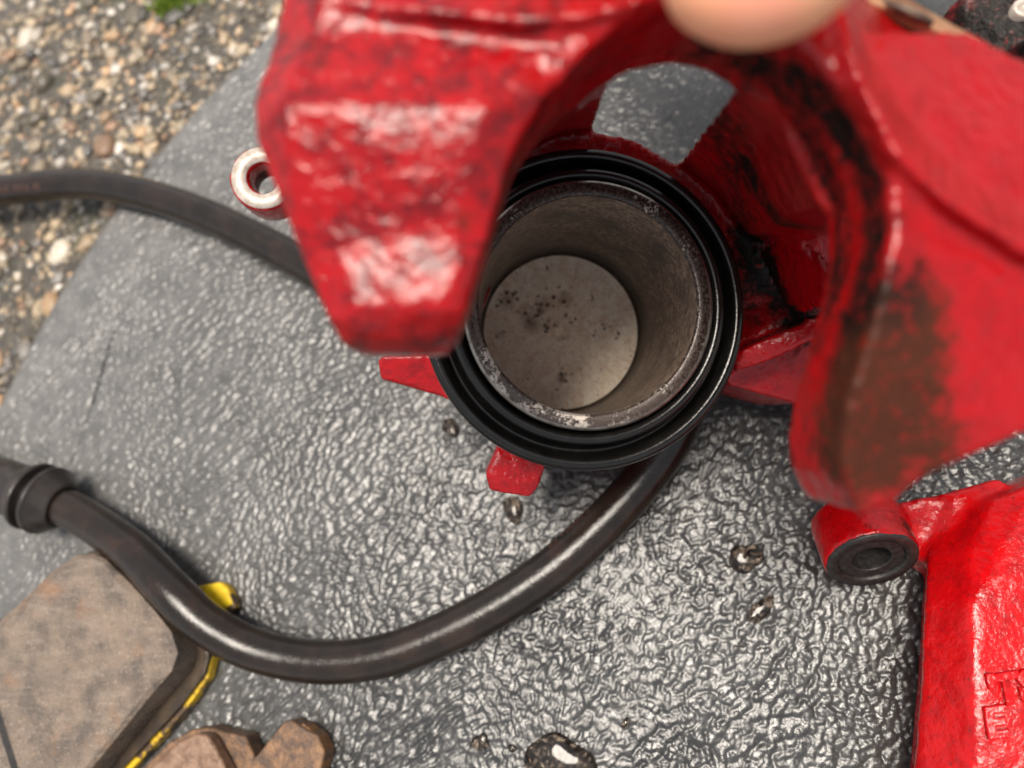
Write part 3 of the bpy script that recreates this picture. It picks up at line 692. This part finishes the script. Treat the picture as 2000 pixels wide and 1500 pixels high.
link('sleeve', lathe('sleeve', ec, -enw, [(7.5,1.0),(7.45,.6),(7.3,.52),(7.1,.5),(5.0,.5),(4.7,.52),(4.55,.6),(4.5,.8),(4.45,1.2),(4.4,10)], 72), M['sleeve'], bq)
link('eye_hole_shade', lathe('eye_hole_shade', ec, -enw, [(4.6,9.2),(4.3,9.3),(3.0,9.4),(.3,9.4)], 32, False, True), M['dark'], bq)  # dark disc painting the shade inside the eye
# raised cast letters on the big face
fc_o = G(1918, 1370, 31.6)
fx = G(2018, 1352, 31.0)-fc_o; fx /= np.linalg.norm(fx); fz = np.array([0, 0, 1.]); fz = fz-fz.dot(fx)*fx; fz /= np.linalg.norm(fz)
# face normal from three points of the modelled top
n3 = np.cross(G(*top[4])-G(*top[7]), G(*top[3])-G(*top[7]))  # plane of the big face; n3 /= np.linalg.norm(n3)
if n3[2] < 0: n3 = -n3
fx = fx-fx.dot(n3)*n3; fx /= np.linalg.norm(fx); fy = np.cross(n3, fx)
def face_z(x, y):
    p0 = G(*top[7]); return p0[2]-((x-p0[0])*n3[0]+(y-p0[1])*n3[1])/n3[2]
from mathutils.bvhtree import BVHTree
bv = BVHTree.FromPolygons([tuple(x) for x in co_m2], [tuple(p.vertices) for p in m2.polygons])
fx = G(2018, 1376, 31)-G(1918, 1392, 31); fx[2] = 0; fx /= np.linalg.norm(fx); fy = np.array([-fx[1], fx[0], 0])
for txt, px, py, sz, sk in (("'TS", 1924, 1374, 7.6, .2), ('E', 1918, 1436, 7.6, .2)):
    me = text_mesh(txt, sz, .95); lo = G(px, py, 31); lc = vcoords(me); res = []
    for x, y, z in lc:
        p = lo+fx*(x+sk*y)+fy*y; hit = bv.ray_cast(Vector((p[0], p[1], 90)), Vector((0, 0, -1)))
        zz = hit[0][2] if hit[0] is not None else 25
        res.append((p[0], p[1], zz+z+.25))
    me.vertices.foreach_set('co', np.array(res).ravel()); me.update()
    add_attr(me, 'grime_shade', np.zeros(len(me.vertices))); link('raised_lettering', me, M['red2'], bq, smooth=True)

# ================================================================== dark red casting, top right corner
dq = thing('brake_carrier', G(1950, 30), 'dark red cast part with a bare bolt in the top right corner', 'brake part')
sh = [gpr([(1842,24,22),(1872,-6,25),(1930,-60,28),(2200,-140,28),(2240,60,26),(2060,70,25),(2005,84,24),(1955,112,22),(1925,128,20),(1880,96,20),(1850,60,20)], .4, 0)]
m3 = fuse(sh, 1.0, 8, .5); co = vcoords(m3); co[:, 2] = np.maximum(co[:, 2], .3); m3.vertices.foreach_set('co', co.ravel()); m3.update()
add_attr(m3, 'grime_shade', spots(co, [(1960,20,195,24,.75)])); add_attr(m3, 'black', np.full(len(co), 1.)); add_attr(m3, 'mottle', np.full(len(co), .8))  # blackened all over: the shade on this casting is painted in
link('casting', m3, M['darkred'], dq)
bc = G(2000, 16, 27)
link('bolt', lathe('bolt', bc, (.1, -.1, 1), [(3.0,-4),(3.0,0),(2.6,.5),(1.5,.6),(1.3,.1),(.4,.0)], 6 if False else 36, False, True), M['bare'], dq)

# ================================================================== BRAKE PADS
p1 = thing('brake_pad', G(180, 1300), 'large worn brake pad with brown-grey friction face, yellow-edged plate, half under the hose', 'brake pad')
hb = 15.5
Fo = [(-140,1330),(-40,1250),(40,1178),(100,1118),(150,1084),(185,1082),(205,1092),(250,1135),(300,1190),(335,1235),(347,1275),(335,1312),(300,1352),(235,1432),(170,1512),(60,1650),(-140,1650)]
Fi = [(-120,1345),(-38,1262),(42,1190),(104,1128),(152,1094),(182,1090),(200,1100),(238,1145),(262,1195),(284,1240),(292,1285),(302,1335),(285,1352),(228,1424),(162,1504),(56,1636),(-120,1636)]
topf = [G(x, y, hb+1.1) for x, y in Fi]; midf = [G(x, y, hb) for x, y in Fo]
me = rings_mesh('friction_block', [topf, midf, [np.array([m[0], m[1], 6.2]) for m in midf]]); me = bevel(me, .5, 2, 12)
link('friction_block', me, M['fric'], p1, smooth=False)
def gring(pts, h): return [G(x, y, h) for x, y in pts]
Sh = [(-160,1290),(60,1180),(140,1090),(190,1072),(245,1105),(310,1160),(365,1215),(396,1250),(408,1282),(398,1318),(352,1380),(285,1452),(225,1515),(120,1650),(-160,1650)]
r1 = gring(Sh, 6.0); me = rings_mesh('steel_shim', [r1, [p-[0, 0, 1.6] for p in r1]]); link('steel_shim', bevel(me, .4), M['shim'], p1, smooth=False)
Yl = [(-150,1320),(60,1195),(140,1106),(190,1090),(260,1110),(330,1140),(372,1150),(396,1142),(430,1136),(444,1147),(461,1186),(446,1197),(415,1213),(408,1240),(416,1278),(406,1324),(362,1388),(296,1462),(240,1520),(140,1660),(-160,1660)]
r1 = gring(Yl, 4.2); me = rings_mesh('backing_plate', [r1, [np.array([p[0], p[1], .2]) for p in r1]]); link('backing_plate', bevel(me, .7, 3), M['yel'], p1, smooth=False)
r1 = [G(x, y, 4.45) for x, y in ((396,1143),(429,1138),(442,1149),(455,1180),(438,1188),(400,1170))]
me = rings_mesh('plate_ear', [r1, [p-[0, 0, 1.0] for p in r1]]); link('plate_ear', bevel(me, .35), M['yclean'], p1, smooth=False)
# saw-cut groove in the friction face
a_, b_ = G(-14, 1365, hb+1.15), G(32, 1512, hb+1.15); d_ = (b_-a_)/np.linalg.norm(b_-a_); pn = np.cross(d_, [0, 0, 1])*1.1
r1 = [a_-pn, a_+pn, b_+d_*6+pn, b_+d_*6-pn]
me = rings_mesh('wear_groove', [r1, [p-[0, 0, 1.5] for p in r1]]); link('wear_groove', me, M['dark'], p1, smooth=False)

p2 = thing('brake_pad', G(450, 1500), 'smaller rusty brown brake pad with a notched ear, cut by the bottom edge', 'brake pad')
Pl = [(200,1640),(240,1540),(330,1450),(378,1424),(412,1421),(440,1430),(480,1438),(486,1456),(498,1480),(556,1409),(568,1407),(620,1436),(634,1470),(626,1504),(600,1560),(600,1640)]
r1 = gring(Pl, 7.0); me = rings_mesh('backing_plate', [r1, [np.array([p[0], p[1], .2]) for p in r1]]); link('backing_plate', bevel(me, .35, 1), M['rust'], p2, smooth=False)
Fp = [(230,1640),(262,1530),(300,1492),(350,1448),(385,1432),(405,1436),(425,1470),(450,1520),(470,1640)]
r1 = gring(Fp, 12.0); me = rings_mesh('friction_block', [r1, [np.array([p[0], p[1], 7.1]) for p in r1]]); link('friction_block', bevel(me, 1.0, 3), M['fricside'], p2, smooth=False)
r1 = [G(x, y, 6.2) for x, y in ((590,1412),(624,1438),(636,1466),(630,1500),(610,1540),(600,1535),(612,1498),(616,1470),(606,1446),(584,1424))]
me = rings_mesh('rusty_edge', [r1, [p-[0, 0, 5.4] for p in r1]]); link('rusty_edge', bevel(me, .4), M['orange'], p2, smooth=False)

# ================================================================== WATER DROPS
def drop(px, py, rx, ry, rot, hh, label, name='water_drop', seedv=0, group='water drops on the board'):
    r = np.random.default_rng(seedv); c = G(px, py); seg = 36; ph = r.uniform(0, 6.28, 4)
    rings = []
    zz = [(-.0, 1.0), (.30, 1.02), (.58, .93), (.80, .76), (.94, .5), (1.0, .22)]
    for hz, k in zz:
        ring = []
        for i in range(seg):
            t = 2*math.pi*i/seg; w_ = 1+.10*math.sin(2*t+ph[0])+.08*math.sin(3*t+ph[1])+.05*math.sin(5*t+ph[2])
            x = rx*k*w_*math.cos(t); y = ry*k*w_*math.sin(t)
            ring.append(np.array([c[0]+x*math.cos(rot)-y*math.sin(rot), c[1]+x*math.sin(rot)+y*math.cos(rot), -.5+hz*hh*.72]))
        rings.append(ring)
    o = link(name, rings_mesh('water_drop', rings), M['water'], None, base=(c[0], c[1], 0))
    tag(o, label, 'water drop', group)
drop(1003, 995, 3.0, 4.1, 0, 2.6, 'elongated water drop just below the small red tab under the piston', seedv=1)
drop(1456, 1090, 4.3, 4.0, .4, 2.6, 'dark water drop halfway between the hose and the red ear', seedv=2)
drop(1090, 1492, 9.0, 7.5, -.3, 3.4, 'largest water puddle, cut by the bottom edge of the picture', seedv=3)
drop(1486, 1192, 2.2, 4.6, -.7, 1.4, 'thin streak of water below the dark drop, right of the hose', seedv=4)
drop(938, 1450, 3.0, 2.0, .2, 1.3, 'small flat water drop left of the largest puddle', seedv=5)
drop(1000, 1462, 1.3, 1.1, .2, 1.2, 'tiniest water bead right beside the largest puddle', seedv=6)
drop(880, 835, 2.6, 3.4, .5, 1.8, 'water drop at the lower left foot of the black piston boot', seedv=7)
drop(1222, 1412, 1.5, 1.0, .9, 1.2, 'small water bead up and to the right of the largest puddle', seedv=8)

# ================================================================== HAND
hd = thing('person', P(1480, -700, 66), 'hand of a person, one fingertip pressing on the top of the red caliper', 'person')
bmk = bmesh.new(); lay = bmk.verts.layers.skin.verify()
def node(p, r, prev=None):
    v = bmk.verts.new(P(*p)); v[lay].radius = (r, r)
    if prev is not None: bmk.edges.new((prev, v))
    return v
wr = node((1650,-3000,70), 27); wr[lay].use_root = True
pb = node((1640,-2350,70), 30, wr); pm1 = node((1620,-1750,68), 27, pb)
def digit(root, pts, r):
    v = root
    for p, rr in zip(pts, r): v = node(p, rr, v)
    return v
digit(pm1, [(1430,-1330,64),(1440,-860,66),(1465,-480,70),(1486,-240,71),(1490,-90,72.5),(1494,0,73),(1495,54,74),(1496,88,75)], [12,10.4,10.4,11.0,11.2,10.6,7.5,3])
digit(pm1, [(1800,-1300,64),(1880,-820,68),(1900,-520,80),(1900,-360,94)], [12,10.6,9.9,8.6])
digit(pm1, [(2080,-1380,68),(2200,-960,74),(2230,-700,86),(2220,-560,98)], [11.5,10,9.2,8])
digit(pb, [(2220,-1700,74),(2380,-1300,84),(2400,-1060,94),(2380,-940,102)], [10.5,9,8.2,7.2])
digit(pb, [(1150,-2100,84),(960,-1500,96),(930,-1050,104),(940,-780,110)], [15,12.5,11,9.6])
me = bpy.data.meshes.new('hand'); bmk.to_mesh(me); bmk.free()
oo = bpy.data.objects.new('tmp', me); COL.objects.link(oo)
ms = oo.modifiers.new('s', 'SKIN'); ms.use_smooth_shade = True; mb = oo.modifiers.new('u', 'SUBSURF'); mb.levels = 3; mb.render_levels = 3
dg = bpy.context.evaluated_depsgraph_get(); hm = bpy.data.meshes.new_from_object(oo.evaluated_get(dg)); print('HAND', len(hm.vertices), project(vcoords(hm))[1].max(), vcoords(hm).min(0), vcoords(hm).max(0)); bpy.data.objects.remove(oo)
add_attr(hm, 'flush', spots(vcoords(hm), [(1500,20,64,6,1.)]))
link('hand', hm, M['skin'], hd)

for o in bpy.data.objects:
    if '_org' in o: del o['_org']
